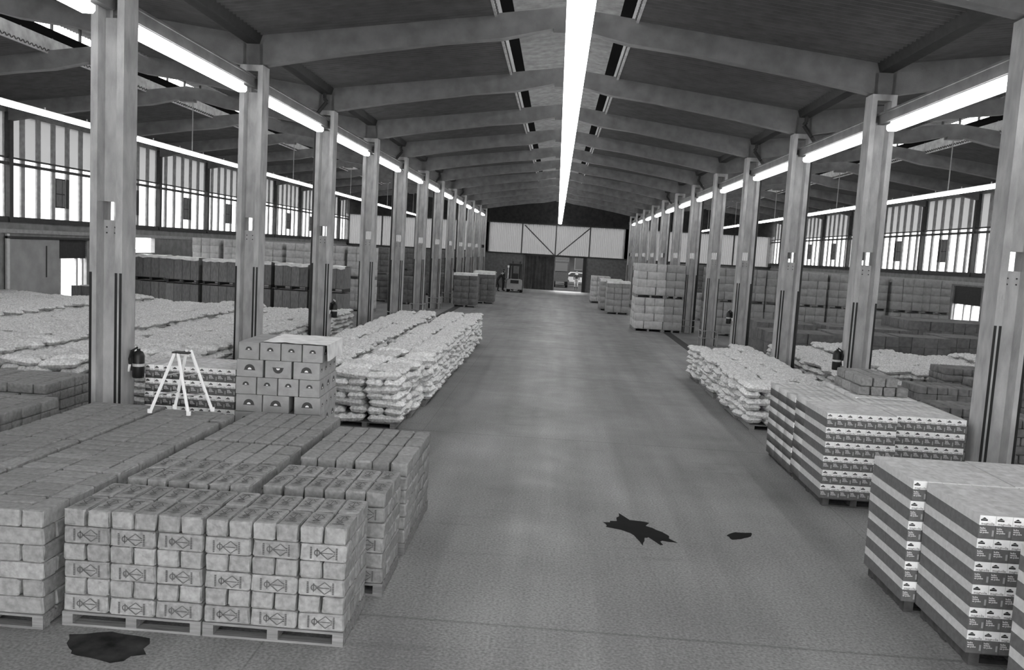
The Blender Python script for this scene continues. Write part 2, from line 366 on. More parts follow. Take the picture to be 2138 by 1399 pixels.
def shutter(n, xw, s, a, b, zt, zb, posts):
    m = MB().box(min(-s*0.12, -s*0.08), max(-s*0.12, -s*0.08), a, b, zb, zt); z = zb
    while z < zt-0.05: m.box(min(-s*0.08, -s*0.065), max(-s*0.08, -s*0.065), a, b, z, z+0.045); z += 0.08
    d = tag(m.build('door_%d' % n, M_STEEL, None, (xw, 0, 0)), kind='structure')
    for p in posts: MB().box(min(-s*0.1, -s*0.02), max(-s*0.1, -s*0.02), p-0.05, p+0.05, 0, zb).build('jamb', M_GREYSTEEL, d)
    return d
shutter(1, WL, 1, 30.9, 32.8, 2.80, 2.02, (31.02, 32.15, 32.55))
shutter(2, WR, -1, 37.7, 40.3, 2.85, 2.02, (38.5, 39.2, 40.1))
# big sliding door on the left wall
d = tag(MB().box(0.02, 0.09, 27.85, 30.78, 0.02, 2.72).build('door_3', grey('grey door leaf', 0.30, 0.55, 0.15, 2), None, (WL, 0, 0)), kind='structure')
MB().box(0.09, 0.11, 29.95, 30.0, 1.35, 2.5).build('handle', M_STEEL, d); MB().box(0.07, 0.14, 27.7, 27.84, 0.0, 2.9).build('frame', M_GALV, d); MB().box(0.04, 0.16, 27.7, 33.0, 2.74, 2.82).build('track', M_STEEL, d)

# ------------------------------------------------------------------ end walls
def corr(x0, x1, z0, z1, pitch, amp):
    n = max(4, int((x1-x0)/pitch)*4); v = []; f = []
    for i in range(n+1):
        x = (x1-x0)*i/n; v += [(x, amp*(1 if i % 4 in (0, 1) else -1), z0), (x, amp*(1 if i % 4 in (0, 1) else -1), z1)]
    for i in range(n): f.append((2*i, 2*i+2, 2*i+3, 2*i+1))
    return MB().add(v, f)
DX0, DX1 = -2.95, 2.60
m = MB().box(WL-0.2, DX0, YB, YB+0.25, 0, 3.12).box(DX1, WR+0.2, YB, YB+0.25, 0, 3.12).box(DX0, DX1, YB, YB+0.25, 3.02, 3.12)
wb = struct('wall_back', m, M_BRICK)
g = MB()
g.box(WL-0.2, WR+0.2, YB, YB+0.2, 5.76, 9.4); g.build('gable', M_GABLE, wb)
for nm, xc in NAVES:
    for k in range(4):
        x0 = xc-6.0+k*2.98; MB.build(corr(x0, x0+2.9, 3.12, 5.76, 0.16, 0.02), 'corrugated_panel', M_SHEET_END, wb, (x0, YB+0.1, 0))
        MB().box(x0-0.09, x0+0.01, YB-0.02, YB+0.1, 3.12, 5.9 if k % 2 else 8.0).build('mullion', M_STEEL, wb)
    MB().box(xc-6.2, xc+6.2, YB-0.06, YB+0.02, 5.72, 5.84).build('rail', M_STEEL, wb); MB().box(xc-6.2, xc+6.2, YB-0.06, YB+0.02, 3.02, 3.14).build('rail', M_STEEL, wb)
    MB().box(xc+5.92, xc+6.5, YB, YB+0.2, 3.12, 5.76).build('pier', M_BRICK, wb); MB().box(xc-6.5, xc-6.09, YB, YB+0.2, 3.12, 5.76).build('pier', M_BRICK, wb)
for s in (-1, 1):
    MB().tube((-0.12+s*2.85, YB-0.05, 5.6), (-0.12+s*0.12, YB-0.05, 3.1), 0.05, 6).build('brace', M_STEEL, wb)
# sliding leaf half closing the far doorway
dl = corr(0, 2.85, 0.02, 3.0, 0.3, 0.03); dobj = tag(MB.build(dl, 'door_4', grey('door sheet dark', 0.05, 0.7, 0.3, 3), None, (DX0, YB+0.34, 0)), kind='structure')
for x in (0.95, 1.9): MB().box(x, x+0.06, -0.06, -0.03, 0.02, 3.0).build('stile', M_STEEL, dobj)
fr = tag(MB().box(DX1-0.28, DX1, YB-0.12, YB+0.3, 0, 3.02).box(DX0, DX1, YB-0.12, YB-0.02, 2.98, 3.12).build('door_5', M_BLACK), kind='structure')
# wall behind the camera: clearer sheeting and an open gate, added to light the fronts
m = MB().box(WL-0.2, -5.2, YF-0.2, YF, 0, 3.30).box(5.0, WR+0.2, YF-0.2, YF, 0, 3.30).box(-5.2, 5.0, YF-0.2, YF, 3.22, 3.30).box(WL-0.2, WR+0.2, YF-0.2, YF, 6.98, 9.4)
wf = struct('wall_front', m, M_WALL)
k = 0; x = WL
while x+0.9 <= WR+0.3:
    lp = cached('fp', lambda: MB().box(0, 0.68, -0.10, -0.09, 3.28, 6.99).mesh('panel', M_SHEET_F)); link('panel', lp, wf, (x, YF, 0))
    rb = cached('fr', lambda: MB().box(0.68, 0.90, -0.11, -0.03, 3.28, 6.99).mesh('rib', M_RIB)); link('rib', rb, wf, (x, YF, 0)); x += 0.9

# ------------------------------------------------------------------ pallets
PINE = {}
def pallet(x0, y0, w, d, label, h=0.12, z=0.0, rich=True, mat=None):
    mat = mat or M_WOOD
    t = thing('pallet', label, 'pallet', (x0, y0, z), 0, 'wooden pallets')
    k = (round(w, 3), round(d, 3), h, mat.name)
    bt = 0.02
    st = cached(('st',)+k, lambda: MB().box(-0.045, 0.045, 0, d, bt, h-bt).mesh('stringer', mat))
    for x in (0.045, w/2, w-0.045): link('stringer', st, t, (x, 0, 0))
    nb = 6 if rich else 3; bw = d/nb-(0.03 if rich else 0.01)
    db = cached(('db', rich)+k, lambda: MB().box(0, w, 0, bw, h-bt, h).mesh('deck_board', mat))
    for i in range(nb): link('deck_board', db, t, (0, i*(d-bw)/(nb-1), 0))
    bb = cached(('bb', rich)+k, lambda: MB().box(0, w, 0, 0.1, 0, bt).mesh('bottom_board', mat))
    for i in range(3 if rich else 2): link('bottom_board', bb, t, (0, i*(d-0.1)/(2 if rich else 1), 0))
    return t

# ------------------------------------------------------------------ piles: nearest 300 of a kind are things, the rest one 'stuff' mesh
class Pile:
    def __init__(s): s.u = []
    def add(s, key, loc, rz, vis, label, group, kids=(), tilt=(0, 0)): s.u.append((key, Vector(loc), rz, vis, label, group, kids, tilt))
    def finish(s, name, cat, stuff_name, stuff_label, limit=300):
        cp = Vector((0, 0, CAM_H))
        order = sorted(range(len(s.u)), key=lambda i: (0 if s.u[i][3] else 1, (s.u[i][1]-cp).length))
        keep = [i for i in order[:limit] if s.u[i][3]]; ks = set(keep); used = {}
        for i in keep:
            key, loc, rz, vis, label, group, kids, tilt = s.u[i]
            if label in used and used[label] != group: pass
            o = link(name, MESH[key], None, loc, rot=(tilt[0], tilt[1], rz)); tag(o, label, cat, group)
            for kn, km, kl, kr in kids: link(kn, km, o, kl, rot=kr)
        rest = [i for i in range(len(s.u)) if i not in ks]
        if not rest: return
        V = []; LV = []; LS = []; MI = []; off = 0; mats = []
        EU = __import__('mathutils').Euler; items = []
        for i in rest:
            key, loc, rz, vis, label, group, kids, tilt = s.u[i]; B_ = Matrix.LocRotScale(loc, EU((tilt[0], tilt[1], rz)), None); items.append((key, MESH[key], B_))
            if True:
                for kn, km, kl, kr in kids: items.append((('kid', km.name), km, B_ @ Matrix.LocRotScale(Vector(kl), EU(kr), None)))
        for key, me, B_ in items:
            if key not in CACHE:
                v = np.empty(len(me.vertices)*3); me.vertices.foreach_get('co', v); v = v.reshape(-1, 3)
                lv = np.empty(len(me.loops), dtype=np.int64); me.loops.foreach_get('vertex_index', lv)
                ls = np.empty(len(me.polygons), dtype=np.int64); me.polygons.foreach_get('loop_total', ls)
                mi = np.empty(len(me.polygons), dtype=np.int64); me.polygons.foreach_get('material_index', mi)
                CACHE[key] = (v, lv, ls, mi)
            v, lv, ls, mi = CACHE[key]
            for m_ in me.materials:
                if m_.name not in mats: mats.append(m_.name)
            mp = np.array([mats.index(m_.name) for m_ in me.materials])
            R = np.array(B_)
            V.append(v @ R[:3, :3].T + R[:3, 3]); LV.append(lv+off); LS.append(ls); MI.append(mp[mi]); off += len(v)
        V = np.concatenate(V); LV = np.concatenate(LV); LS = np.concatenate(LS); MI = np.concatenate(MI)
        me = bpy.data.meshes.new(stuff_name); me.vertices.add(len(V)); me.vertices.foreach_set('co', V.ravel())
        me.loops.add(len(LV)); me.loops.foreach_set('vertex_index', LV.astype(np.int32))
        me.polygons.add(len(LS)); st = np.concatenate([[0], np.cumsum(LS)[:-1]]); me.polygons.foreach_set('loop_start', st.astype(np.int32))
        for n_ in mats: me.materials.append(bpy.data.materials[n_])
        me.polygons.foreach_set('material_index', MI.astype(np.int32)); me.update(calc_edges=True); me.validate()
        if MESH[s.u[rest[0]][0]].polygons[0].use_smooth: me.polygons.foreach_set('use_smooth', [True]*len(me.polygons))
        tag(link(stuff_name, me), stuff_label, cat, None, 'stuff')
CACHE = {}

# ------------------------------------------------------------------ paper-wrapped packs
def soft_box(lx, ly, lz, r, jit, mat, seed, name, nx=3, ny=2, smooth=False, segs=1):
    bm = bmesh.new(); bmesh.ops.create_cube(bm, size=1.0)
    bmesh.ops.scale(bm, vec=(lx, ly, lz), verts=bm.verts); bmesh.ops.translate(bm, vec=(0, 0, lz/2), verts=bm.verts)
    bmesh.ops.bevel(bm, geom=list(bm.edges), offset=r, segments=segs, profile=0.6, affect='EDGES')
    rr = random.Random(seed)
    for v in bm.verts: v.co += Vector((rr.uniform(-1, 1)*jit, rr.uniform(-1, 1)*jit, (rr.uniform(-1, 0.0)*jit if v.co.z > lz*0.5 else 0)))
    me = bpy.data.meshes.new(name); bm.to_mesh(me); bm.free(); me.materials.append(mat); return me
PX, PY, PZ = 0.377, 0.180, 0.1455
for k in range(6):
    MESH['pack%d' % k] = soft_box(PX, PY, PZ, 0.020, 0.006, M_PAPER, 100+k, 'paper_pack', segs=2)
    MESH['dpack%d' % k] = soft_box(PX, PY, PZ, 0.014, 0.005, M_PAPERD, 200+k, 'paper_pack', segs=1)
def print_mesh():       # emblem on the wide faces: two dotted uprights, a phi-like ring and a fan of lines (in the xz plane, facing -y)
    m = MB(); t = 0.0015
    def bar(a, b, w):
        a, b = Vector(a), Vector(b); d = (b-a).normalized(); n = Vector((-d.y, d.x))*w*0.7
        vs = [(p.x, -t*0, p.y) for p in (a-n, b-n, b+n, a+n)]; m.add(vs, [(0, 1, 2, 3)])
    for x in (-0.105, 0.105):
        z = -0.05
        while z < 0.05: bar((x, z), (x, z+0.011), 0.011); z += 0.0145
    for i in range(12):
        a = 2*math.pi*i/12; b = a+2*math.pi/12
        bar((-0.055+0.022*math.cos(a), 0.022*math.sin(a)), (-0.055+0.022*math.cos(b), 0.022*math.sin(b)), 0.006)
    bar((-0.055, -0.036), (-0.055, 0.036), 0.006)
    bar((-0.03, 0.0), (0.075, 0.0), 0.005); bar((-0.03, 0.0), (0.035, 0.05), 0.005); bar((-0.03, 0.0), (0.035, -0.05), 0.005)
    bar((0.035, 0.05), (0.085, 0.012), 0.005); bar((0.035, -0.05), (0.085, -0.012), 0.005)
    for z in (-0.016, 0.0, 0.016): bar((0.08, z), (0.092, z), 0.006)
    return m.mesh('emblem', M_INKG)
EMB = print_mesh()
packs = Pile(); dpacks = Pile()
def jit(a): return random.uniform(-a, a)
def pack_load(pile, x0, y0, w, d, nlay, desc, kind='fr', key='pack', ztop=None, base=0.12, seen=('f', 'r'), front=True, emblem=False, grp=None, dz=PZ):
    """kind 'fr': layers alternate 6x2 (narrow ends to the front) and 3x4; kind 'mix': two long columns and a narrow one"""
    for l in range(nlay):
        z = base + l*dz; top = l == nlay-1; cells = []
        if kind == 'fr':
            if (nlay-1-l) % 2 == 0:
                nx, ny = round(w/0.195), round(d/0.40); cells = [(i, j, (i+.5)*w/nx, (j+.5)*d/ny, math.pi/2, nx, ny) for i in range(nx) for j in range(ny)]
            else:
                nx, ny = round(w/0.39), round(d/0.20); cells = [(i, j, (i+.5)*w/nx, (j+.5)*d/ny, 0, nx, ny) for i in range(nx) for j in range(ny)]
        else:
            nyl, nyn = round(d/0.195), round(d/0.39); fl = l % 2
            for c in range(3):
                narrow = c == (2 if fl else 0)
                xo = [0, 0.39, 0.78][c] if fl else [0, 0.195, 0.585][c]; ww = 0.195 if narrow else 0.39
                n_ = nyn if narrow else nyl
                for j in range(n_): cells.append((c, j, (xo+ww/2)*w/0.975, (j+.5)*d/n_, math.pi/2 if narrow else 0, 3, n_))
        for i, j, cx, cy, rz, nx, ny in cells:
            edge = i == 0 or i == nx-1 or j == 0 or j == ny-1
            if not (top or edge): continue
            vis = top or (j == 0 and front) or (i == nx-1 and 'r' in seen) or (i == 0 and 'l' in seen)
            v = random.randrange(6); kids = []
            if vis and emblem and rz == 0 and j == 0 and not top: kids.append(('emblem', EMB, (jit(.01), -PY/2-0.006, PZ/2+jit(.006)), (0, 0, 0)))
            if vis and emblem and top: kids.append(('emblem', EMB, (0, 0, PZ+0.003), (-math.pi/2, 0, 0)))
            lab = 'brown paper pack, %s layer, %s across, %s back, %s' % (od(l+1), od(i+1), od(j+1), desc)
            pile.add('%s%d' % (key, v), (x0+cx+jit(.004), y0+cy+jit(.004), z), rz+jit(.012), vis, lab, grp or 'paper packs of the %s' % desc, kids)
def std_pack(x0, y0, desc, w=1.17, d=0.80, **kw):
    pallet(x0, y0, w, d, 'slatted wooden pallet under the %s' % desc); pack_load(packs, x0, y0, w, d, 6, desc, **kw)
std_pack(-3.90, 6.47, 'front left pallet', emblem=True, seen=('l',)); std_pack(-2.715, 6.47, 'front right pallet', emblem=True, seen=('r',))
std_pack(-2.61, 7.50, 'aisle pallet in second row', seen=('r',), emblem=True)
std_pack(-2.60, 8.60, 'aisle pallet in third row', seen=('r',)); std_pack(-2.60, 9.43, 'aisle pallet in fourth row', seen=('r',))
for k, y in enumerate((7.42, 8.25, 9.12, 9.95)): std_pack(-3.87, y, 'middle pallet in %s row' % od(k+2), seen=(), front=(k in (0,)), emblem=(k == 0))
for k, y in enumerate((6.36, 7.56, 8.76)): std_pack(-4.97, y, 'left pallet in %s row' % od(k+1), w=0.975, d=1.17, kind='mix', seen=('r',), front=(k == 0))
std_pack(-4.97, 9.95, 'left pallet in fourth row', w=0.975, d=0.58, kind='mix', seen=(), front=False)
for k, y in enumerate((6.30, 7.50, 8.70)): std_pack(-6.0, y, 'outer left pallet in %s row' % od(k+1), w=0.975, d=1.17, kind='mix', seen=(), front=False)
std_pack(-6.0, 9.9, 'outer left pallet in fourth row', w=0.975, d=0.78, kind='mix', seen=(), front=False)
for k, (x, y) in enumerate(((-7.52, 8.4), (-7.52, 9.62), (-8.55, 9.62), (-8.55, 8.4))): std_pack(x, y, 'far left pallet, %s' % ('near right', 'far right', 'far left', 'near left')[k], w=0.975, d=1.17, kind='mix', seen=('r',), front=False)
for k, (x, y) in enumerate(((-8.2, 11.55), (-9.22, 11.5), (-10.24, 11.5), (-9.58, 9.62))): std_pack(x, y, '%s pallet before the left sacks' % od(k+1), w=0.975, d=1.17, kind='mix', seen=('r',), front=True)
packs.finish('paper_pack', 'package', 'paper_packs', 'rest of the brown paper packs stacked on the left pallets')
# darker packs standing behind the right-hand stacks
for k, (x, y, n) in enumerate(((6.42, 13.95, 7), (7.62, 14.0, 6), (7.1, 16.4, 7), (8.3, 16.4, 8), (8.6, 18.6, 8), (9.5, 16.5, 7))):
    pallet(x, y, 1.17, 0.8, 'pallet %s from the front under dark packs behind the right columns' % od(k+1), rich=False)
    pack_load(dpacks, x, y, 1.17, 0.8, n, '%s dark right stack' % od(k+1), key='dpack', seen=('l',))
for q_, u_ in enumerate(dpacks.u): dpacks.u[q_] = u_[:4]+(u_[4].replace('brown paper pack', 'dark paper pack'),)+u_[5:]
dpacks.finish('dark_pack', 'package', 'dark_packs', 'rest of the dark paper packs behind the right columns', 140)

# ------------------------------------------------------------------ printed cartons
def text_mesh(txt, size, mat, name, align='CENTER', bold=0.0, space=1.0):
    cu = bpy.data.curves.new(name, 'FONT'); cu.body = txt; cu.size = size; cu.align_x = align; cu.offset = bold; cu.resolution_u = 1; cu.space_character = space; cu.space_line = 0.85
    ob = bpy.data.objects.new(name, cu); COL.objects.link(ob); dg = bpy.context.evaluated_depsgraph_get()
    me = bpy.data.meshes.new_from_object(ob.evaluated_get(dg)); bpy.data.objects.remove(ob); bpy.data.curves.remove(cu)
    me.name = name; me.materials.clear(); me.materials.append(mat)
    me.transform(Matrix.Rotation(math.pi/2, 4, 'X')); return me
CW, CD, CH = 0.136, 0.5, 0.2
zs = CH*0.50
def carton_mesh(w, d, h):
    g_ = 0.0012; m = MB(); x = w/2-g_; y = d/2-g_; zs_ = h*0.58
    v = [(-x,-y,0),(x,-y,0),(x,y,0),(-x,y,0),(-x,-y,zs_),(x,-y,zs_),(x,y,zs_),(-x,y,zs_),(-x,-y,h-g_),(x,-y,h-g_),(x,y,h-g_),(-x,y,h-g_)]
    m.add(v, [(0,3,2,1),(0,1,5,4),(1,2,6,5),(2,3,7,6),(3,0,4,7)], 0)
    m.add([], [], 1); b = 0
    for f, mi in (((4,5,9,8),2),((5,6,10,9),1),((6,7,11,10),1),((7,4,8,11),1),((8,9,10,11),3)): m.f.append(f); m.m.append(mi)
    return m.mesh('printed_carton', [M_CARD_D, M_CARD_L, M_CARD_W, M_CARD_T])
MESH['ctn'] = carton_mesh(CW, CD, CH)
LET = text_mesh('magnolia', 0.031, grey('lettering grey', 0.2, 0.8), 'lettering', bold=0.0006)
LET2 = text_mesh('leche\nentera\nen polvo', 0.021, M_WHITE, 'small_lettering', align='LEFT', bold=0.0005)
LOGO = MB().add([(-0.028,0,-0.004),(0.028,0,-0.004),(0.028,0,0.008),(-0.028,0,0.008)], [(0,1,2,3)]).add([(-0.022,0,0.012),(0.0,0,0.026),(0.022,0,0.012)], [(0,1,2)]).add([(-0.028,0,0.010),(0.028,0,0.010),(0.028,0,0.011),(-0.028,0,0.011)], [(0,1,2,3)]).mesh('badge', M_BLACK)
STRIPE = MB().add([(-0.008,0,-0.026),(0.008,0,-0.026),(0.008,0,0.026),(-0.008,0,0.026)], [(0,1,2,3)]).mesh('side_mark', M_INKG.copy()); STRIPE.materials[0] = grey('grey mark', 0.33, 0.7)
cartons = Pile()
def carton_load(x0, y0, nx, ny, nl, desc, base=0.12, seen=('l',), front=True):
    for l in range(nl):
        top = l == nl-1; ox = jit(.006)
        for i in range(nx):
            for j in range(ny):
                if not (top or i in (0, nx-1) or j in (0, ny-1)): continue
                vis = top or (front and j == 0) or ('l' in seen and i == 0)
                kids = []
                if j == 0:
                    yf = -CD/2-0.0012
                    kids = [('lettering', LET, (0.002, yf, 0.121), (0,0,0)), ('badge', LOGO, (-0.03, yf, 0.158), (0,0,0)), ('small_lettering', LET2, (-0.058, yf, 0.085), (0,0,0)), ('side_mark', STRIPE, (0.05, yf, 0.05), (0,0,0))]
                lab = 'printed carton, %s layer, %s across, %s back, %s' % (od(l+1), od(i+1), od(j+1), desc)
                cartons.add('ctn', (x0+(i+.5)*CW+ox, y0+(j+.5)*CD, base+l*CH), 0, vis, lab, 'printed cartons of the %s' % desc, kids)
def ctn_stack(x0, y0, nx, ny, desc, base=0.12, nl=6, **kw):
    pallet(x0+0.05, y0+0.03, nx*CW-0.1, ny*CD-0.06, 'wooden pallet under the %s' % desc, h=base, mat=M_WOODD); carton_load(x0, y0, nx, ny, nl, desc, base=base, **kw)
ctn_stack(3.85, 11.60, 7, 3, 'striped stack facing the aisle'); ctn_stack(3.85, 13.13, 7, 3, 'striped stack behind it', base=0.07, front=False)
ctn_stack(4.83, 11.72, 7, 3, 'striped stack beside the column', seen=()); ctn_stack(4.80, 13.26, 7, 3, 'striped stack carrying packs', seen=(), front=False)
ctn_stack(3.54, 8.06, 7, 2, 'right stack in second row'); ctn_stack(4.51, 8.10, 7, 2, 'second row stack by the edge', seen=(), front=False)
ctn_stack(3.66, 7.02, 7, 2, 'right stack in first row'); ctn_stack(4.63, 7.02, 7, 2, 'first row stack by the edge', seen=(), front=False)
ctn_stack(3.62, 5.33, 7, 2, 'right stack nearest the camera')
ctn_stack(-5.97, 11.98, 10, 2, 'left stack behind the stepladder', seen=())
cartons.finish('printed_carton', 'carton', 'printed_cartons', 'rest of the printed cartons stacked on both sides')
tp = Pile()
for l in range(2):
    for i in range(4 if l == 0 else 3):
        for j in range(4):
            tp.add('pack%d' % random.randrange(6), (5.02+i*0.2+(0.03 if l else 0), 13.62+j*0.30 if j < 3 else 14.5, 1.32+l*PZ), math.pi/2+jit(.03), True,
                   'pale paper pack on the striped cartons, %s layer, %s across, %s back' % (od(l+1), od(i+1), od(j+1)), 'packs on top of the striped cartons')
tp.u = [u for u in tp.u if u[1].y < 14.4]
for q, u in enumerate(tp.u):
    tp.u[q] = (u[0], Vector((u[1].x, 13.70+round((u[1].y-13.62)/0.30)*0.4, u[1].z)))+u[2:]
tp.finish('paper_pack', 'package', 'packs', 'packs')

# ------------------------------------------------------------------ boxes with a sunrise mark
def sun_mesh(R, flip=1):
    m = MB(); n = 40
    vs = []; 
    for i in range(n+1):
        a = math.pi*i/n; ro = R*(1.0 if i % 2 else 0.93); vs += [(ro*math.cos(a), 0, flip*ro*math.sin(a)), (R*0.36*math.cos(a), 0, flip*R*0.36*math.sin(a))]
    m.add(vs, [(2*i, 2*i+1, 2*i+3, 2*i+2) for i in range(n)])
    m.add([(-R*1.05,0,-flip*R*0.0),(R*1.05,0,-flip*R*0.0),(R*1.05,0,-flip*R*0.14),(-R*1.05,0,-flip*R*0.14)], [(0,1,2,3)])
    return m.mesh('sunrise_mark', M_INK)
def sunin_mesh(R, flip=1):
    m = MB(); n = 12; vs = [(0,0,0)]+[(R*0.34*math.cos(math.pi*i/n), 0, flip*R*0.34*math.sin(math.pi*i/n)) for i in range(n+1)]
    return m.add(vs, [(0, i+1, i+2) for i in range(n)]).mesh('sun_disc', M_WHITE)
SUN = {(R, fl): (sun_mesh(R, fl), sunin_mesh(R, fl)) for R in (0.045, 0.075) for fl in (1, -1)}
TXT = MB()
for z, w in ((0, .16), (-.022, .12)): TXT.add([(-w/2,0,z),(w/2,0,z),(w/2,0,z+.008),(-w/2,0,z+.008)], [(0,1,2,3)])
TXT = TXT.mesh('text_lines', grey('faint print', 0.30, 0.8))
SB = thing; SX, SY, SR = -4.35, 11.30, math.radians(3)
def loc_sun(x, y): return (SX + x*math.cos(SR) - y*math.sin(SR), SY + x*math.sin(SR) + y*math.cos(SR))
SWID, SDEP, SH = 1.18, 1.10, 0.245
pt = pallet(SX, SY, SWID-0.05, SDEP-0.04, 'wooden pallet under the boxes with sunrise marks'); pt.rotation_euler.z = SR
for l in range(7):
    four = l % 2 == 0; nx = 4 if four else 3; ny = 3 if four else 4; top = l == 6
    bw = SWID/nx; bd = SDEP/ny; gap = 0.014 if four else 0.03
    for i in range(nx):
        for j in range(ny):
            if not (top or i in (0, nx-1) or j in (0, ny-1)): continue
            w_ = bw-gap; d_ = bd-0.012
            sh = {1: -0.02, 2: 0.025}.get(i, 0) if l == 3 else 0
            key = ('sunbox', round(w_, 3), round(d_, 3)); me = cached(key, lambda: soft_box(w_, d_, SH-0.004, 0.006, 0.0, M_BOX, 5, 'cardboard_box'))
            cx, cy = loc_sun((i+.5)*bw+sh+(0.03 if top else 0), (j+.5)*bd)
            o = link('cardboard_box', me, None, (cx, cy, 0.12+l*SH), SR+jit(.008))
            tag(o, 'box with sunrise mark, %s layer up, %s across, %s back' % (od(l+1), od(i+1), od(j+1)), 'box', 'sunrise boxes')
            R_ = 0.045 if four else 0.075; fl = -1 if (l == 5 and i == 1) else 1; zc = (0.135 if four else 0.105) if fl == 1 else 0.14
            if j == 0:
                a, b = SUN[(R_, fl)]; link('sunrise_mark', a, o, (0, -d_/2-0.0015, zc)); link('sun_disc', b, o, (0, -d_/2-0.002, zc))
                if fl == 1: link('text_lines', TXT, o, (0, -d_/2-0.0015, zc-0.055))
            if i == nx-1:
                a, b = SUN[(0.045 if not four else 0.075, 1)]
                link('sunrise_mark', a, o, (w_/2+0.0015, 0, 0.11), math.pi/2); link('sun_disc', b, o, (w_/2+0.002, 0, 0.11), math.pi/2)
v = []; f = []; rr = random.Random(11); NI, NJ = 7, 7
for i in range(NI):
    for j in range(NJ):
        u = i/(NI-1); w = j/(NJ-1); y = -SDEP/2+0.02+w*(SDEP-0.02)
        if i < NI-2: v.append((-0.25+u*1.12*(SWID/2+0.25)/0.8*0.8, y+rr.uniform(-.02, .02), rr.uniform(0.004, 0.02)))
        elif i == NI-2: v.append((SWID/2+0.045, y, 0.004))
        else: v.append((SWID/2+0.05+rr.uniform(0, .012), y, -SH*rr.uniform(0.8, 1.0)))
for i in range(NI-1):
    for j in range(NJ-1): a = i*NJ+j; f.append((a, a+NJ, a+NJ+1, a+1))
for k_ in range(NJ): v[(NI-3)*NJ+k_] = (min(v[(NI-3)*NJ+k_][0], SWID/2-0.05),)+v[(NI-3)*NJ+k_][1:]
tag(MB().add(v, f).build('plastic_sheet', M_FILM, None, loc_sun(SWID/2+.03, SDEP/2)+(0.12+7*SH+0.001,), SR), 'crumpled pale sheet draped over the top right of the sunrise boxes', 'sheet')

# ------------------------------------------------------------------ sacks
def sack_mesh(seed, n=16, k=8, L=0.62, Wd=0.31, T=0.150):
    r = np.random.default_rng(seed); v = []; f = []
    ph = r.uniform(0, 6.28, 6); am = r.uniform(0.5, 1.0, 6); nl = 4; lump = r.uniform(0.55, 1.0, (nl, 2))
    for s in (1, -1):
        for i in range(n+1):
            for j in range(k+1):
                u = i/n*2-1; w = j/k*2-1
                prof = ((1-abs(u)**6)*(1-abs(w)**4))**0.5
                cu = (i/n*nl) % 1.0; cw = (j/k*2) % 1.0; li = min(nl-1, int(i/n*nl)); lj = min(1, int(j/k*2))
                cr = (math.sin(math.pi*cu)**0.6)*(math.sin(math.pi*cw)**0.6) if 0 < i < n and 0 < j < k else 0
                wr = 0.032*cr*lump[li, lj] - 0.020 + 0.006*math.sin(9*u+4*w+ph[0])*am[0] + r.uniform(-.009, .009)
                z = T/2 + s*(T/2*prof + wr*prof*(1 if s > 0 else 0.2))
                ed = 1 + 0.04*math.sin(9*w+ph[3]); ed2 = 1 - 0.05*abs(u)**4 + 0.05*math.cos(2*math.pi*nl*i/n)*-1*abs(w)
                v.append((u*L/2*ed, w*Wd/2*ed2, z))
    o = (n+1)*(k+1)
    for i in range(n):
        for j in range(k):
            a = i*(k+1)+j; f += [(a, a+k+1, a+k+2, a+1), (o+a, o+a+1, o+a+k+2, o+a+k+1)]
    return MB().add(v, f).mesh('sack', M_SACK, True)
for q in range(6): MESH['sack%d' % q] = sack_mesh(q)
for q in range(4): MESH['sackl%d' % q] = sack_mesh(30+q, 12, 6)
MESH['fsack'] = MESH['sackl0']
sacks = Pile(); SZ = 0.130
def sack_load(x0, y0, w, d, nl, desc, front, seen, near=True, only=99, base=0.12):
    for l in range(nl):
        top = l == nl-1; fl = (nl-1-l) % 2
        if nl-1-l >= only: continue
        if fl == 0: nx, ny, rz = max(1, round(w/0.61)), round(d/0.30), 0
        else: nx, ny, rz = max(1, round(w/0.31)), round(d/0.61), math.pi/2
        for i in range(nx):
            for j in range(ny):
                if not (top or i in (0, nx-1) or j in (0, ny-1)): continue
                vis = top or (front and j == 0) or ('r' in seen and i == nx-1) or ('l' in seen and i == 0)
                k = 'sack%d' % random.randrange(6) if near and vis else 'sackl%d' % random.randrange(4)
                bl = 0.04 if not top else 0.06
                ex = (1 if i == nx-1 else -1 if i == 0 else 0)*random.uniform(-.02, .08); ey = (-1 if j == 0 else 0)*random.uniform(0, .05)
                lab = 'white sack, %s layer, %s across, %s back, %s' % (od(l+1), od(i+1), od(j+1), desc)
                sacks.add(k, (x0+(i+.5)*w/nx+jit(bl*.6)+ex, y0+(j+.5)*d/ny+jit(bl*.6)+ey, base+l*SZ+(jit(.012) if not top else jit(.03))), rz+jit(.16)+random.choice((0, math.pi)), vis, lab, 'white sacks of the %s' % desc, (), (jit(.09), jit(.11)))
def sack_stack(x0, y0, w, d, nl, desc, front=False, seen=(), near=True, only=99, pal=True):
    if pal: pallet(x0+.06, y0+.05, w-.12, d-.1, 'pallet under the %s' % desc, rich=False)
    sack_load(x0, y0, w, d, nl, desc, front, seen, near, only)
for k in range(12): sack_stack(-4.0+0.16*min(1, k/2)-0.0*k+0.15, 14.5+k*1.23, 1.22, 1.2, 7, '%s left aisle sack pallet' % od(k+1), k == 0, ('r',), k < 8)
for k in range(11): sack_stack(-5.33+0.1, 14.9+k*1.26, 1.2, 1.2, 7, '%s left second-row sack pallet' % od(k+1), k == 0, ('r',) if k > 9 else (), k < 5)
r2 = random.Random(3)
